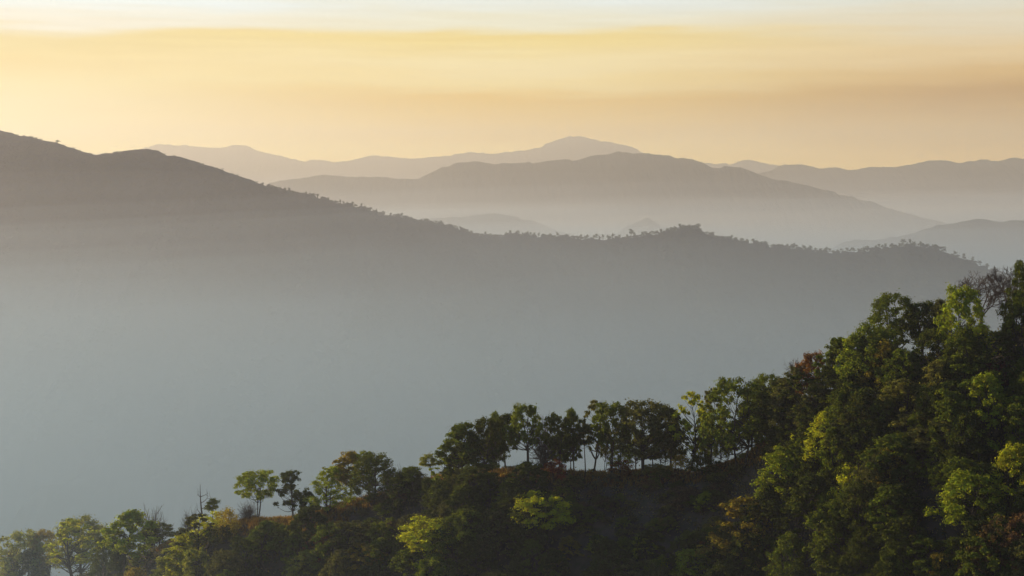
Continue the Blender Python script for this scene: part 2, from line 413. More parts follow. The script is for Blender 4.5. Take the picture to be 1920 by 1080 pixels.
def cards(C, Nrm, size, g, aspect=0.62):
    """Leaf-cluster cards: one bent rhombus per centre."""
    n = len(C)
    r = g.normal(size=(n, 3))
    a = np.cross(Nrm, r); a /= np.linalg.norm(a, axis=1)[:, None] + 1e-9
    b = np.cross(Nrm, a); b /= np.linalg.norm(b, axis=1)[:, None] + 1e-9
    s = size * g.uniform(0.6, 1.35, n)[:, None]
    off = Nrm * s * 0.22
    V = np.stack([C - a * s, C + b * s * aspect + off, C + a * s, C - b * s * aspect + off], 1).reshape(-1, 3)
    return V, np.arange(4 * n).reshape(n, 4)

def clump_leaves(clumps, total, size, g, lo_cut=-0.75, flat=0.72, loose=0.35):
    w = np.array([c[3] ** 2 for c in clumps]); w = w / w.sum()
    Cs = []; Ns = []
    for (x, y, z, r), f in zip(clumps, w):
        n = max(8, int(total * f))
        # each clump is itself a handful of leafy sprays
        ns_ = max(5, int(9 * (r / 0.11)))
        sp = g.normal(size=(ns_, 3)); sp /= np.linalg.norm(sp, axis=1)[:, None]
        sp[:, 2] = np.where(sp[:, 2] < lo_cut * 0.6, -sp[:, 2], sp[:, 2])
        sp *= r * g.uniform(0.45, 0.95, ns_)[:, None]
        k = g.integers(0, ns_, n)
        dirs = g.normal(size=(n, 3)); dirs /= np.linalg.norm(dirs, axis=1)[:, None]
        rad = r * loose * 1.25 * g.uniform(0.2, 1, n) ** 0.5
        stray = g.uniform(size=n) < 0.2                        # ragged sprays between the clumps
        rad = np.where(stray, rad * g.uniform(1.4, 2.6, n), rad)
        P = sp[k] + dirs * rad[:, None]
        P[:, 2] *= flat
        nr = dirs * 0.7 + sp[k] / r * 0.6 + np.array([0, 0, 0.35]) + g.normal(size=(n, 3)) * 0.35
        nr /= np.linalg.norm(nr, axis=1)[:, None] + 1e-9
        Cs.append(P + np.array([x, y, z])); Ns.append(nr)
    return cards(np.concatenate(Cs), np.concatenate(Ns), size, g)

def bend(p0, p1, g, k=0.12, n=5):
    p0 = np.array(p0); p1 = np.array(p1)
    t = np.linspace(0, 1, n)[:, None]
    mid = g.normal(size=3) * k * np.linalg.norm(p1 - p0)
    return p0 * (1 - t) + p1 * t + mid * (4 * t * (1 - t)) * 0.5

KINDS = {}
def make_kind(kind, seed, total=3200, leaf=0.0155):
    g = np.random.default_rng(seed)
    cl = []
    def ring(n, z0, z1, rfun, cr0, cr1):
        for i in range(n):
            z = z0 + (z1 - z0) * (i + g.uniform(0.1, 0.9)) / n
            a = i * 2.399 + g.uniform(-0.5, 0.5)
            rr = rfun((z - z0) / (z1 - z0)) * g.uniform(0.55, 1.0)
            cl.append((rr * math.cos(a), rr * math.sin(a), z, g.uniform(cr0, cr1)))
    stems = 1; base_z = 0.28; thick = 0.021; flat = 0.72; loose = 0.35
    if kind == 'umbrella':
        ring(34, 0.44, 0.93, lambda t: 0.40 * math.sin(math.pi * min(1, 0.30 + 0.62 * t)) ** 0.7, 0.06, 0.11); stems = 2
        flat = 0.75; base_z = 0.36
    elif kind == 'globe':
        ring(40, 0.46, 0.94, lambda t: 0.34 * math.sin(math.pi * min(1, 0.22 + 0.66 * t)) ** 0.6, 0.07, 0.11); stems = 2; base_z = 0.40; thick = 0.015
    elif kind == 'row':
        ring(36, 0.40, 0.94, lambda t: 0.32 * math.sin(math.pi * min(1, 0.25 + 0.70 * t)), 0.06, 0.10); base_z = 0.33
    elif kind == 'broad':
        ring(48, 0.32, 0.93, lambda t: 0.46 * math.sqrt(max(0.04, 1 - (t * 0.93) ** 2)), 0.07, 0.12); stems = 2; thick = 0.02; base_z = 0.25
    elif kind == 'dome':
        ring(56, 0.20, 0.92, lambda t: 0.44 * math.sqrt(max(0.04, 1 - (t * 0.95) ** 2)), 0.08, 0.12); base_z = 0.12; loose = 0.42
    elif kind == 'airy':
        ring(32, 0.36, 0.97, lambda t: 0.32 * math.sin(math.pi * min(1, 0.3 + 0.65 * t)), 0.04, 0.07); base_z = 0.25; total = int(total * 0.5)
    elif kind == 'bushy':
        ring(54, 0.13, 0.92, lambda t: 0.42 * (1 - t) ** 0.5 + 0.03, 0.06, 0.115); stems = 3; base_z = 0.06
    elif kind == 'tiered':
        for i in range(6):
            z = 0.30 + 0.115 * i
            for k in range(6):
                a = g.uniform(0, 6.28); rr = g.uniform(0.06, 0.36 - 0.035 * i)
                cl.append((rr * math.cos(a), rr * math.sin(a), z + g.uniform(-0.04, 0.04), g.uniform(0.06, 0.10)))
        flat = 0.62; base_z = 0.2
    elif kind == 'column':
        ring(22, 0.12, 0.93, lambda t: 0.10 * (1.15 - t), 0.06, 0.10); base_z = 0.08; flat = 1.0
    elif kind == 'lollipop':
        ring(9, 0.60, 0.92, lambda t: 0.17 * math.sin(math.pi * min(1, 0.2 + 0.7 * t)), 0.08, 0.12); base_z = 0.5; total = int(total * 0.55); thick = 0.012
    elif kind == 'shrub':
        ring(14, 0.16, 0.78, lambda t: 0.60 * (1 - t) ** 0.5 + 0.05, 0.15, 0.26); stems = 4; base_z = 0.04; total = int(total * 0.5); leaf *= 1.9; thick = 0.02
    elif kind == 'drooping':
        for i in range(8):
            a = i * 0.8 + g.uniform(-.2, .2); rr = g.uniform(0.12, 0.3)
            for k in range(4):
                cl.append((rr * math.cos(a) * (1 + .12 * k), rr * math.sin(a) * (1 + .12 * k), 0.86 - 0.14 * k + g.uniform(-.04, .04), 0.10 - 0.012 * k))
        base_z = 0.3
    segs = []
    lean = g.normal(size=2) * 0.035
    for s_ in range(stems):
        a = g.uniform(0, 6.28); off = 0.03 * (stems > 1)
        b0 = np.array([off * math.cos(a), off * math.sin(a), -0.03])
        top = np.array([lean[0] + 3 * off * math.cos(a), lean[1] + 3 * off * math.sin(a), 0.80 if kind != 'shrub' else 0.5])
        tr = bend(b0, top, g, 0.10, 9)
        rad = np.linspace(thick * (1.0 if s_ == 0 else 0.75), 0.004, 9); rad[0] *= 1.5
        segs.append((tr, rad))
        for c in cl[s_::stems]:
            c3 = np.array(c[:3])
            h = np.clip(c3[2] - 0.10 - 0.5 * np.hypot(c3[0], c3[1]), base_z, 0.78)
            i = min(range(9), key=lambda j: abs(tr[j][2] - h))
            p = bend(tr[i], c3 + np.array([0, 0, -0.2 * c[3]]), g, 0.22, 5)
            segs.append((p, np.linspace(min(rad[i] * 0.55, 0.0075), 0.0018, 5)))
    tv, tf = tubes(segs)
    lv, lf = clump_leaves(cl, total, leaf, g, flat=flat, loose=loose)
    zt = np.percentile(lv[:, 2], 99.7)
    wd = max(np.percentile(np.abs(lv[:, 0]), 98), np.percentile(np.abs(lv[:, 1]), 98)) * 2
    return dict(trunk=mesh_np('trunk', tv, tf, M_BARK, True), crown=mesh_np('crown', lv, lf, M_LEAF), h=float(zt), w=float(wd), crown_name='crown')

def make_bare(seed, kind='bare'):
    g = np.random.default_rng(seed)
    trunk = []; tw = []
    if kind == 'bare':
        top = np.array([0.02, 0, 0.45])
        t = bend((0, 0, -0.03), top, g, 0.08, 7)
        trunk.append((t, np.linspace(0.022, 0.011, 7)))
        def grow(p, d, ln, r, lv):
            q = bend(p, p + d * ln, g, 0.16, 4)
            (trunk if lv == 0 else tw).append((q, np.linspace(r, r * 0.6, 4)))
            if lv >= 4: return
            for k in range(4 if lv < 3 else 3):
                nd = d + g.normal(size=3) * 0.55 + np.array([0, 0, 0.10]); nd /= np.linalg.norm(nd)
                b = q[-1] if k < 2 else q[2]
                grow(b, nd, ln * g.uniform(0.55, 0.85), max(r * 0.58, 0.0026), lv + 1)
        for i in range(5):
            a = i * 1.26 + g.uniform(-.3, .3); e = g.uniform(0.55, 1.0)
            d = np.array([math.cos(a) * e, math.sin(a) * e, 1.0]); d /= np.linalg.norm(d)
            grow(t[-1 if i < 3 else 4], d, g.uniform(0.17, 0.24), 0.009, 0)
    elif kind == 'snag':
        t = bend((0, 0, -0.03), (-0.10, 0, 1.0), g, 0.06, 9)
        trunk.append((t, np.linspace(0.030, 0.004, 9)))
        for i, (h, dx, dz) in enumerate(((5, 0.16, 0.15), (6, 0.14, 0.05), (4, 0.22, 0.28), (6, -0.05, 0.09), (3, -0.10, 0.16))):
            p = bend(t[h], t[h] + np.array([dx, g.uniform(-.1, .1), dz]), g, 0.2, 5)
            tw.append((p, np.linspace(0.010, 0.003, 5)))
            tw.append((bend(p[3], p[3] + np.array([dx * .5, .03, -.04]), g, .2, 4), np.linspace(.006, .002, 4)))
            tw.append((bend(p[4], p[4] + np.array([-.02, .02, .10]), g, .2, 4), np.linspace(.004, .002, 4)))
    else:   # twiggy bush
        for i in range(4):
            a = i * 1.57; trunk.append((bend((0, 0, -0.03), (0.12 * math.cos(a), 0.12 * math.sin(a), 0.35), g, .1, 4), np.linspace(.02, .010, 4)))
            for k in range(60):
                st = trunk[i][0][g.integers(1, 4)]
                d = g.normal(size=3) * 0.6 + np.array([0.5 * math.cos(a), 0.5 * math.sin(a), 0.7]); d /= np.linalg.norm(d)
                q = bend(st, st + d * g.uniform(.25, .55), g, .2, 4)
                tw.append((q, np.linspace(.006, .003, 4)))
                q2 = bend(q[2], q[2] + (d + g.normal(size=3) * .4) * .18, g, .2, 3)
                tw.append((q2, np.linspace(.004, .003, 3)))
    tv, tf = tubes(trunk, 6); bv, bf = tubes(tw, 3)
    return dict(trunk=mesh_np('trunk', tv, tf, M_TWIG, True), crown=mesh_np('branches', bv, bf, M_TWIG), h=float(np.percentile(bv[:, 2], 99.5)) if kind != 'snag' else 1.0,
                w=float(np.percentile(bv[:, 0], 99) - np.percentile(bv[:, 0], 1)), crown_name='branches')

for k in ('globe', 'umbrella', 'row', 'broad', 'dome', 'airy', 'bushy', 'tiered', 'column', 'lollipop', 'shrub', 'drooping'):
    nv = 4 if k in ('row', 'broad', 'bushy') else 3 if k in ('airy', 'umbrella', 'shrub', 'tiered') else 2
    tot = {'broad': 8600, 'dome': 10000, 'bushy': 8600, 'column': 4000, 'shrub': 4200, 'row': 8200, 'umbrella': 8200, 'globe': 8000}.get(k, 6200)
    KINDS[k] = [make_kind(k, 100 + 17 * i + hash_ * 31, tot) for i, hash_ in ((j, len(k)) for j in range(nv))]
KINDS['bare'] = [make_bare(3), make_bare(4)]
KINDS['snag'] = [make_bare(5, 'snag')]
KINDS['twiggy'] = [make_bare(6, 'twiggy'), make_bare(7, 'twiggy')]

PAL = dict(D=(0.056, 0.073, 0.019), G=(0.096, 0.128, 0.022), B=(0.190, 0.240, 0.027), Y=(0.310, 0.345, 0.030), W=(0.125, 0.130, 0.040), O=(0.15, 0.080, 0.035),  # leaf tones with sunlight put into B, Y and P, shade into D
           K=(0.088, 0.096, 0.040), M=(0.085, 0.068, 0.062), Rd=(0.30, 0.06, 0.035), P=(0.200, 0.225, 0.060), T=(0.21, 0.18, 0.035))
NAME = dict(umbrella='umbrella_tree', globe='broadleaf_tree', row='broadleaf_tree', broad='broadleaf_tree', dome='broadleaf_tree', airy='broadleaf_tree', bushy='broadleaf_tree', tiered='broadleaf_tree', column='slender_tree', lollipop='slender_tree', shrub='shrub', drooping='drooping_tree', bare='bare_tree', snag='dead_tree', twiggy='bare_bush')
CAT = dict(shrub='shrub', twiggy='bush', snag='dead tree', bare='bare tree')
_first = {}
_cnt = {}
def plant(kind, px, top, base, width, col, label, group=None, back=0.0, rot=None, name=None, cat=None):
    p = spot(px, base, back)
    # height: the point of the vertical through p that projects on row 'top'
    d = ray(px, top)
    ztop = CAMZ + d.z / d.y * p.y
    h = max(ztop - p.z, 1.2)
    wdt = width / F_PX * p.y * 1.12
    _cnt[kind] = _cnt.get(kind, -1) + 1
    vi = _cnt[kind] % len(KINDS[kind])
    K = KINDS[kind][vi]
    root = bpy.data.objects.new(name or NAME[kind], None)
    root.empty_display_size = 0.5
    COL.objects.link(root)
    root.location = p
    rz = rot if rot is not None else random.uniform(0, 6.28)
    root.rotation_euler = (random.gauss(0, 0.035), random.gauss(0, 0.035), rz) if kind != 'snag' else (0, 0, rz)
    sw = wdt / K['w']
    root.scale = (sw, sw, h / K['h'])
    tag(root, label, cat or CAT.get(kind, 'tree'), group)
    key = (kind, vi)
    if key not in _first:
        a = bpy.data.objects.new('trunk' if kind not in ('shrub', 'twiggy') else 'stems', K['trunk']); b = bpy.data.objects.new(K['crown_name'], K['crown'])
        _first[key] = (a, b)
    else:
        a, b = (o.copy() for o in _first[key])
    for o in (a, b):
        COL.objects.link(o); o.parent = root
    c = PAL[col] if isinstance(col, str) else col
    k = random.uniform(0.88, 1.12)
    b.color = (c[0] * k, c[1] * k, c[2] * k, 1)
    return root

# ---- trees one can single out, left to right
T = plant
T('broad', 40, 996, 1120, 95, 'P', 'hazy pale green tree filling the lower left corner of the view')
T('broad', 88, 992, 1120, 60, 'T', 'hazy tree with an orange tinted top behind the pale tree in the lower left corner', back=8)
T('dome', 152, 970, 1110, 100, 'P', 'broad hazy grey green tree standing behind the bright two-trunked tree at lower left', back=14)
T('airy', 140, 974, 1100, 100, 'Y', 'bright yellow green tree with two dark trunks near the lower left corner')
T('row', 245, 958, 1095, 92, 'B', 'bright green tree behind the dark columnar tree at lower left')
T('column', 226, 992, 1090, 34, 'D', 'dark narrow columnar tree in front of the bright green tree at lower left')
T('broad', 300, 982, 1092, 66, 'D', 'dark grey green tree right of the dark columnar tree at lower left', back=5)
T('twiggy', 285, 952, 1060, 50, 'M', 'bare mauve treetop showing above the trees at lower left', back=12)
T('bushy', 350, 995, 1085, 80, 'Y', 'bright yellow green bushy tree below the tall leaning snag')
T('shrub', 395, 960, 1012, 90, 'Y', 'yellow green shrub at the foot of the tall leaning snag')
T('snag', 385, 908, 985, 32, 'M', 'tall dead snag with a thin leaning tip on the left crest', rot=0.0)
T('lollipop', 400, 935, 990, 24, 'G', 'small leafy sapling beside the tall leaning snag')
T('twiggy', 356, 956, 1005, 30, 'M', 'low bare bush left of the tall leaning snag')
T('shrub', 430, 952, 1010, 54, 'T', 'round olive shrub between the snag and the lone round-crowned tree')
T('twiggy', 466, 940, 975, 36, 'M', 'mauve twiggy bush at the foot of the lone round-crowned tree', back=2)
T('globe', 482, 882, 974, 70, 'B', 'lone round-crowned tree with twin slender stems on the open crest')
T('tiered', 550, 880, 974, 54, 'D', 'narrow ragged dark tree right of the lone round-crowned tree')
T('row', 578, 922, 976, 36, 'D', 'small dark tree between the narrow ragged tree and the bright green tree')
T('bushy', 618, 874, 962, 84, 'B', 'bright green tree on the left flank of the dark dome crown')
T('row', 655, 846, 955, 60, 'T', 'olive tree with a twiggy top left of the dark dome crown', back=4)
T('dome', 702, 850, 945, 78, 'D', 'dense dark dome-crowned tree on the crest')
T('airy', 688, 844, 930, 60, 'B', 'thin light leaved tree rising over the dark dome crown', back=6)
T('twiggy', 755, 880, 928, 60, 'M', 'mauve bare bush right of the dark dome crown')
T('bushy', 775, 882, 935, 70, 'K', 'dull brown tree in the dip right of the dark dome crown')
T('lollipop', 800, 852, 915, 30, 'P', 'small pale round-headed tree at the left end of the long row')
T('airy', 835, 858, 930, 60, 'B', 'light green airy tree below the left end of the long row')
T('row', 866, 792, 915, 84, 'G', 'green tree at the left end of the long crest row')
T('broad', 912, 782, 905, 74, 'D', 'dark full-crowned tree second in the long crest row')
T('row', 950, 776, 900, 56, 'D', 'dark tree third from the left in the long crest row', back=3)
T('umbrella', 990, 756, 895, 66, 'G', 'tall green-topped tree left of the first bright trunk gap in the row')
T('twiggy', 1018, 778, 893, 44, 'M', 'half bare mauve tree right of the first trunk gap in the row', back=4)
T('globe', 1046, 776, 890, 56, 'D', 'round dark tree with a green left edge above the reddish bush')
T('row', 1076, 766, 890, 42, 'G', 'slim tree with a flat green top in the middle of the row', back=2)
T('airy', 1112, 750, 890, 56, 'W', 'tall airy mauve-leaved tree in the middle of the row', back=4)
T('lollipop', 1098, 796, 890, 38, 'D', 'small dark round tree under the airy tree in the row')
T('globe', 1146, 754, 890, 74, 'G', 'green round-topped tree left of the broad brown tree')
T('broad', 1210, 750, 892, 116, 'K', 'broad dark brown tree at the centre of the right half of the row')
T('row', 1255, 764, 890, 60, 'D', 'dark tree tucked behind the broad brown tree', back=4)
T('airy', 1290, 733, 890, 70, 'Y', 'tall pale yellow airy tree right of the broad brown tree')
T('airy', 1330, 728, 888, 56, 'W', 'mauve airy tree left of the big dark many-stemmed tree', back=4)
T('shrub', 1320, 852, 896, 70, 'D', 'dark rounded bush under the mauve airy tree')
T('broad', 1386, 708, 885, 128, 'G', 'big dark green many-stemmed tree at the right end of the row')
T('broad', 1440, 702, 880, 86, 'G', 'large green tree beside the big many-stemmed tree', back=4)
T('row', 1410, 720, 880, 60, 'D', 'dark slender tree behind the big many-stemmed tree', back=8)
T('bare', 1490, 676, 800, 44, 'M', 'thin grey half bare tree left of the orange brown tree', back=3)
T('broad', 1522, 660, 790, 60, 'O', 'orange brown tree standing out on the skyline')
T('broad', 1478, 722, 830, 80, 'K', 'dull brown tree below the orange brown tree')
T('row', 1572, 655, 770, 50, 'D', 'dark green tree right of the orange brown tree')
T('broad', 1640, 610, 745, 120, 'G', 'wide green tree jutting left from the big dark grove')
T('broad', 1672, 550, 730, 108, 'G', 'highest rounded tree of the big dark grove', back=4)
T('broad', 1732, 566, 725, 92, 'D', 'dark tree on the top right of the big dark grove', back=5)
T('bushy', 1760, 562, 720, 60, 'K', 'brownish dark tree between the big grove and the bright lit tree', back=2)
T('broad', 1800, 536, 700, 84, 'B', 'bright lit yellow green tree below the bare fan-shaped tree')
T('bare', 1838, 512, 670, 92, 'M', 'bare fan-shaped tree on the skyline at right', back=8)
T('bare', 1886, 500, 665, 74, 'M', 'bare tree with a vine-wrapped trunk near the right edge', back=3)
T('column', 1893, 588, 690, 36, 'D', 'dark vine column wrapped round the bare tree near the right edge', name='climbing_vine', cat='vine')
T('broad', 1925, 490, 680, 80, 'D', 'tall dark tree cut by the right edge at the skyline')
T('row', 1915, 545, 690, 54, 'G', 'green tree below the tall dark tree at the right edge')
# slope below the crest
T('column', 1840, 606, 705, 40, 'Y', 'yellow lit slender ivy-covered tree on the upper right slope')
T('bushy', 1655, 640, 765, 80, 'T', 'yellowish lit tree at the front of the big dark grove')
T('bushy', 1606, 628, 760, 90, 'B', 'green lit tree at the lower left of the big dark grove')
T('shrub', 1625, 704, 742, 26, 'Rd', 'small tuft of red leaves on the right slope')
T('shrub', 1862, 676, 730, 76, (0.11, 0.035, 0.035), 'dark reddish bush near the right edge')
T('bushy', 1555, 772, 880, 84, 'Y', 'bright yellow green tree with a rounded head on the middle of the right slope')
T('lollipop', 1500, 816, 890, 34, 'Y', 'small bright round-headed tree left of the rounded yellow green tree')
T('bushy', 1515, 828, 905, 60, 'B', 'bright green tree under the small bright round-headed tree')
T('bushy', 1465, 838, 960, 110, 'B', 'big green tree at the right rim of the bare dark hollow')
T('bushy', 1395, 935, 1065, 140, 'T', 'big yellow brown tree overhanging the bare dark hollow')
T('bushy', 1300, 1030, 1120, 96, 'B', 'bright green bushy tree below the big yellow brown tree')
T('shrub', 1322, 1006, 1040, 26, 'O', 'small orange leaf tuft left of the big yellow brown tree')
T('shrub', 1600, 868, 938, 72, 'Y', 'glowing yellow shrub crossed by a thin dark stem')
T('bushy', 1662, 842, 940, 70, 'T', 'yellow green tree right of the glowing yellow shrub')
T('bushy', 1585, 925, 1010, 90, 'G', 'green tree right below the glowing yellow shrub')
T('broad', 1625, 740, 830, 80, 'W', 'olive brown tree in the middle of the upper right slope')
T('bushy', 1850, 702, 850, 110, 'B', 'green tree with a lit left side under the dark reddish bush')
T('tiered', 1770, 780, 860, 110, 'W', 'flat-topped olive tree with a lit upper rim on the right slope')
T('broad', 1822, 882, 1020, 124, 'B', 'bright green wide tree above the dark gap at lower right')
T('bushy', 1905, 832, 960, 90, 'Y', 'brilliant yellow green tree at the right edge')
T('bushy', 1870, 968, 1110, 110, (0.12, 0.085, 0.04), 'brown and yellow dry tree in the lower right corner')
T('broad', 1915, 960, 1100, 90, (0.13, 0.08, 0.05), 'pinkish brown dry tree at the very corner at lower right')
T('drooping', 1765, 1034, 1130, 44, 'T', 'pale drooping tree at the bottom edge beside the dark gap')
T('globe', 1020, 924, 1030, 96, 'Y', 'bright green spreading tree left of the bare dark hollow')
T('globe', 812, 972, 1080, 104, 'Y', 'brightest green spreading tree on the lower middle slope')
T('umbrella', 815, 1040, 1130, 74, 'B', 'bright green tree cut by the bottom edge below the brightest spreading tree')
T('bushy', 592, 988, 1062, 56, 'O', 'orange brown tree below the small dark crest tree')
T('bushy', 570, 1032, 1115, 80, 'P', 'pale olive tree at the bottom edge below the orange brown tree')
T('umbrella', 686, 1020, 1090, 80, 'T', 'olive tree with a sunlit tip in the shaded bowl under the dark dome crown')
T('bushy', 1172, 1008, 1070, 50, 'G', 'small green tree at the bottom of the bare dark hollow')
T('umbrella', 1210, 1004, 1075, 40, 'B', 'small brighter tree right of the small green tree in the hollow')
T('shrub', 1238, 1040, 1085, 34, 'Y', 'little yellow shrub at the bottom of the hollow')
T('shrub', 1036, 862, 905, 56, (0.16, 0.055, 0.035), 'reddish bush below the trunk gaps of the long row')
T('shrub', 1165, 862, 892, 60, 'O', 'rusty dry bush under the broad brown tree')
T('shrub', 1275, 852, 890, 50, 'T', 'golden dry bush under the pale yellow airy tree')
T('shrub', 850, 905, 945, 100, 'G', 'low green rounded bush below the left end of the long row')
T('bushy', 845, 918, 985, 90, 'D', 'dark green tree on the slope below the low rounded bush')
T('bushy', 930, 955, 1045, 100, 'K', 'dull brown tree between the two bright spreading trees')

# ---- the packed trees of the slope, by zone
ZONES = [  # right-slope palettes lean dark, putting its deep shade into the leaf colour
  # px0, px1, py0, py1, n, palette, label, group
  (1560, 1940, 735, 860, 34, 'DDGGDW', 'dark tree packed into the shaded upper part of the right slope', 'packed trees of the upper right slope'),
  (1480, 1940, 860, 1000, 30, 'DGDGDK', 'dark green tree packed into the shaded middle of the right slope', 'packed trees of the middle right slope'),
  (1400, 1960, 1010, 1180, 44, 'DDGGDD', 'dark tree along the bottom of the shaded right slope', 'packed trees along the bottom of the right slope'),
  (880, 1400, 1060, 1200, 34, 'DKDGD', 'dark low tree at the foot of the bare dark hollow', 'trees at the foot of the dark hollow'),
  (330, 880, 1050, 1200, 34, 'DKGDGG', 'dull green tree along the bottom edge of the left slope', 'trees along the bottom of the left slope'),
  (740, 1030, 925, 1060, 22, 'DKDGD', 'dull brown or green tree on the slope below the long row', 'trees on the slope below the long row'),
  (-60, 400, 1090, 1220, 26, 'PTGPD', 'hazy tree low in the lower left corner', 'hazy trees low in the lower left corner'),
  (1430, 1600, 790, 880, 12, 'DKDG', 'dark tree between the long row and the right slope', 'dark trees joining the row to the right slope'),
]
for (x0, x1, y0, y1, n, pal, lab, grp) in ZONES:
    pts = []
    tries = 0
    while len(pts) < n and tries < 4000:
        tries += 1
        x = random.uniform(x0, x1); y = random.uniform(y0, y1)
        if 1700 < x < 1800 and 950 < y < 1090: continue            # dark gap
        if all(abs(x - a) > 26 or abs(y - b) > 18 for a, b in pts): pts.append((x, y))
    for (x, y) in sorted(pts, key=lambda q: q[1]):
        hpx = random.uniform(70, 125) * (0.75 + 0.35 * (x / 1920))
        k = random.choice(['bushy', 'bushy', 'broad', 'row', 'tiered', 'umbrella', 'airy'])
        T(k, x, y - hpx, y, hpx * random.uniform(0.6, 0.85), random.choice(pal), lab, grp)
# the same forest carried on past the right edge of the view
for i in range(30):
    x = random.uniform(1960, 2350); y = random.uniform(640, 1150)
    hpx = random.uniform(90, 140)
    T(random.choice(['bushy', 'broad', 'row']), x, y - hpx, y, hpx * random.uniform(0.65, 0.9), random.choice('DDGGK'), 'dark green tree of the forest running on past the right edge', 'forest trees past the right edge')
# shrubs strewn over the slopes
for i in range(70):
    x = random.uniform(380, 1900)
    c = crest_at(NEAR, x)
    yb = 330 + (CAMZ - c.z) / c.y * F_PX
    y = yb + random.uniform(8, 190)
    if 1050 < x < 1330 and y < 1030: continue
    if 610 < x < 760 and y < 1030: continue
    hpx = random.uniform(18, 42)
    T('shrub', x, y - hpx, y, hpx * random.uniform(1.2, 1.9), random.choice('DKGWKD'), 'low dull shrub on the shaded near slope between the trees', 'low shrubs on the near slope')
for i in range(120):
    x = random.uniform(1020, 1380) if i % 3 else random.uniform(600, 770)
    c = crest_at(NEAR, x)
    yb = 330 + (CAMZ - c.z) / c.y * F_PX
    y = yb + random.uniform(10, 130)
    hpx = random.uniform(11, 30)
    T('shrub', x, y - hpx, y, hpx * random.uniform(1.3, 2.2), random.choice(['K', 'G', 'W', (0.11, 0.085, 0.06), (0.09, 0.09, 0.06)]), 'small dull scrub bush in the shaded bowls below the crest', 'scrub in the shaded bowls')
for (x, y, hp, c) in ((640, 1010, 34, 'T'), (735, 1000, 30, 'B'), (760, 1045, 40, 'G'), (905, 1010, 38, 'T'), (1085, 985, 40, 'G'), (1120, 1040, 36, 'B'), (1255, 1000, 32, 'G'), (1325, 960, 38, 'B'), (1150, 960, 26, 'K'), (1065, 1050, 44, 'T')):  # brighter leaf colours stand in for the light on these crowns
    T('bushy', x, y - hp, y, hp * 1.15, c, 'small tree catching a little light at the rim of the shaded bowls', 'small trees round the shaded bowls')
# shrubs along the foot of the long row
for i in range(46):
    x = random.uniform(740, 1470)
    c = crest_at(NEAR, x); yb = 330 + (CAMZ - c.z) / c.y * F_PX
    hpx = random.uniform(7, 22)
    T('shrub', x, yb - hpx, yb, hpx * random.uniform(1.1, 1.8), random.choice('DKGWTG'), 'low mixed shrub along the foot of the long crest row', 'shrubs along the foot of the long row', back=random.uniform(0.5, 7))
# slim trees that thicken the long row
for i in range(22):
    x = random.uniform(850, 1470)
    c = crest_at(NEAR, x); yb = 330 + (CAMZ - c.z) / c.y * F_PX
    hpx = random.uniform(55, 118)
    T(random.choice(['row', 'broad', 'umbrella']), x, yb - hpx, yb, random.uniform(30, 48), random.choice('DGKDG'), 'slim dark-stemmed tree filling the back of the long crest row', 'slim trees at the back of the long row', back=random.uniform(3, 16))

# ------------------------------------------------------------------ ground cover of the near spur
g = np.random.default_rng(77)
def scatter_near(n, tmin, tmax, umin, umax):
    Vg = NEAR['V']; nn, mm, _ = Vg.shape
    iu = np.interp(g.uniform(umin, umax, n), NEAR['u'], np.arange(nn))
    it = np.interp(g.uniform(tmin, tmax, n), NEAR['t'], np.arange(mm))
    i0 = np.clip(iu.astype(int), 0, nn - 2); j0 = np.clip(it.astype(int), 0, mm - 2)
    a = (iu - i0)[:, None]; b = (it - j0)[:, None]
    return (Vg[i0, j0] * (1 - a) + Vg[i0 + 1, j0] * a) * (1 - b) + (Vg[i0, j0 + 1] * (1 - a) + Vg[i0 + 1, j0 + 1] * a) * b
P = scatter_near(24000, -25, 130, -100, 2100)
keep = fbm(P[:, 0] / 14, P[:, 1] / 14, 3) > -0.26
P = P[keep]
k = 11
sz = g.uniform(0.4, 1.5, len(P))
C = np.repeat(P, k, 0) + g.normal(size=(len(P) * k, 3)) * np.repeat(sz, k)[:, None] * np.array([0.7, 0.7, 0.35]) + np.array([0, 0, 0.25])
nr = g.normal(size=C.shape) + np.array([0, 0, 0.5]); nr /= np.linalg.norm(nr, axis=1)[:, None]
v, f = cards(C, nr, 0.27, g)
o = bpy.data.objects.new('undergrowth', mesh_np('undergrowth', v, f, M_UNDER)); COL.objects.link(o)
tag(o, 'low dull undergrowth covering the near hillside', 'undergrowth', None, 'stuff')
P = np.concatenate([scatter_near(2600, -6, 5, 300, 1450), scatter_near(900, -8, 8, 430, 660)])
k = 8
C = np.repeat(P, k, 0) + g.normal(size=(len(P) * k, 3)) * np.array([0.25, 0.25, 0.05]) + np.array([0, 0, 0.3])
nr = g.normal(size=C.shape) * np.array([1, 1, 0.15]); nr /= np.linalg.norm(nr, axis=1)[:, None]
n = len(C)
up = np.array([0, 0, 1.0]) + g.normal(size=(n, 3)) * 0.3
side = np.cross(nr, up); side /= np.linalg.norm(side, axis=1)[:, None]
hh = g.uniform(0.35, 0.8, n)[:, None]
v = np.stack([C - side * 0.07 - up * 0.3, C + side * 0.07 - up * 0.3, C + side * 0.03 + up * hh, C - side * 0.03 + up * hh], 1).reshape(-1, 3)
o = bpy.data.objects.new('dry_grass', mesh_np('dry_grass', v, np.arange(4 * n).reshape(n, 4), M_GRASS)); COL.objects.link(o)
tag(o, 'dry golden grass along the crest under the trees', 'grass', None, 'stuff')

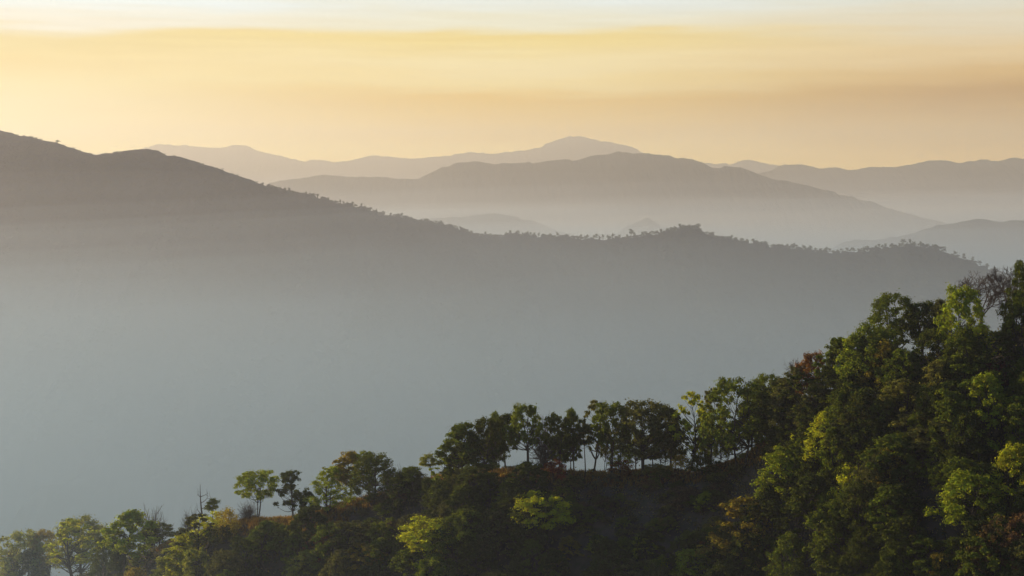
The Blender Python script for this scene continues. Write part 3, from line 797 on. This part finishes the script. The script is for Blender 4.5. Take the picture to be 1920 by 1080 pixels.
# ------------------------------------------------------------------ forest of the middle ridge
def blob_cards(P, size, k, card):
    n = len(P)
    d = g.normal(size=(n * k, 3)); d /= np.linalg.norm(d, axis=1)[:, None]
    d[:, 2] = np.abs(d[:, 2]) * 1.0 - 0.25
    s = np.repeat(size, k)[:, None]
    C = np.repeat(P, k, 0) + d * s * g.uniform(0.5, 1.0, (n * k, 1)) + np.array([0, 0, 1.0]) * s * 0.45
    nr = d * 0.25 + g.normal(size=d.shape) * 0.15 + np.array([0, -0.35, 0.8]); nr /= np.linalg.norm(nr, axis=1)[:, None]
    return cards(C, nr, card, g, 0.8)
Vm = MID['V']; nn, mm, _ = Vm.shape
cnt = 26000
uu = g.uniform(-300, 2150, cnt); tt = g.uniform(-60, 700, cnt)
tt = np.where((uu < 490) & (np.abs(tt) < 22), tt + 40, tt)
ii = np.clip(np.interp(uu, MID['u'], np.arange(nn)).astype(int), 0, nn - 1)
jj = np.clip(np.interp(tt, MID['t'], np.arange(mm)), 0, mm - 1.001)
j0 = jj.astype(int); b = (jj - j0)[:, None]
P = Vm[ii, j0] * (1 - b) + Vm[ii, j0 + 1] * b
v, f = blob_cards(P, g.uniform(2.0, 4.2, cnt), 13, 1.9)
o = bpy.data.objects.new('forest', mesh_np('forest', v, f, M_FOREST)); COL.objects.link(o)
tag(o, 'hazy forest covering the slope of the middle ridge', 'forest', None, 'stuff')

def far_tree(seed, tall):
    gg = np.random.default_rng(seed)
    cl = []
    for i in range(9):
        a = i * 2.4; rr = gg.uniform(0.05, 0.30)
        cl.append((rr * math.cos(a), rr * math.sin(a), gg.uniform(0.5 if tall else 0.3, 0.88), gg.uniform(0.10, 0.17)))
    lv, lf = clump_leaves(cl, 420, 0.055, gg)
    tv, tf = tubes([(bend((0, 0, -0.05), (0, 0, 0.75), gg, 0.05, 4), np.array([0.03, 0.025, 0.02, 0.01]))] + [(bend((0, 0, 0.35), c[:3], gg, 0.1, 3), np.array([0.015, 0.01, 0.006])) for c in cl[:5]], 4)
    return mesh_np('ridge_tree', np.concatenate([lv, tv]), np.concatenate([lf, tf + len(lv)]), M_LEAF)
FT = [bpy.data.objects.new('ridge_tree', far_tree(900 + i, i % 2 == 0)) for i in range(6)]
fcount = [0]
def ridge_tree(px, h, w, label, group=None, dt=0.0):
    i = fcount[0] % 6
    o = FT[i] if fcount[0] < 6 else FT[i].copy()
    fcount[0] += 1
    c = crest_at(MID, px)
    o.location = (c.x + MID['d'][0] * dt, c.y + MID['d'][1] * dt, c.z - 0.4 - abs(dt) * 0.3)
    o.scale = (w, w, h)
    o.rotation_euler = (0, 0, random.uniform(0, 6.28))
    o.color = (0.05, 0.06, 0.024, 1)
    COL.objects.link(o)
    tag(o, label, 'tree', group)
    return o
ridge_tree(1183, 13, 13, 'lone hazy tree standing out left of the middle ridge knoll')
ridge_tree(1694, 10, 10, 'hazy tree on top of the right-hand knoll of the middle ridge')
ridge_tree(108, 5.5, 15, 'hazy rounded tree bump high on the left shoulder of the middle ridge')
for px in (1772, 1790, 1806, 1822, 1838, 1852, 1866):
    ridge_tree(px + random.uniform(-3, 3), random.uniform(6.5, 8.5), random.uniform(6.5, 9), 'hazy thin-stemmed tree spaced along the falling right end of the middle ridge', 'spaced trees on the right end of the middle ridge')
x = 505.0
while x < 1765:
    ridge_tree(x, random.uniform(4.5, 9.5), random.uniform(6, 10.5), 'hazy tree in the tree line along the crest of the middle ridge', 'tree line on the middle ridge crest', random.uniform(-10, 8))
    x += random.uniform(4, 9)
x = -10.0
while x < 505:
    ridge_tree(x, random.uniform(2.2, 3.4), random.uniform(6, 10), 'hazy tree of the low closed canopy along the high left crest', 'canopy along the high left crest', random.uniform(-10, 8))
    x += random.uniform(7, 14)
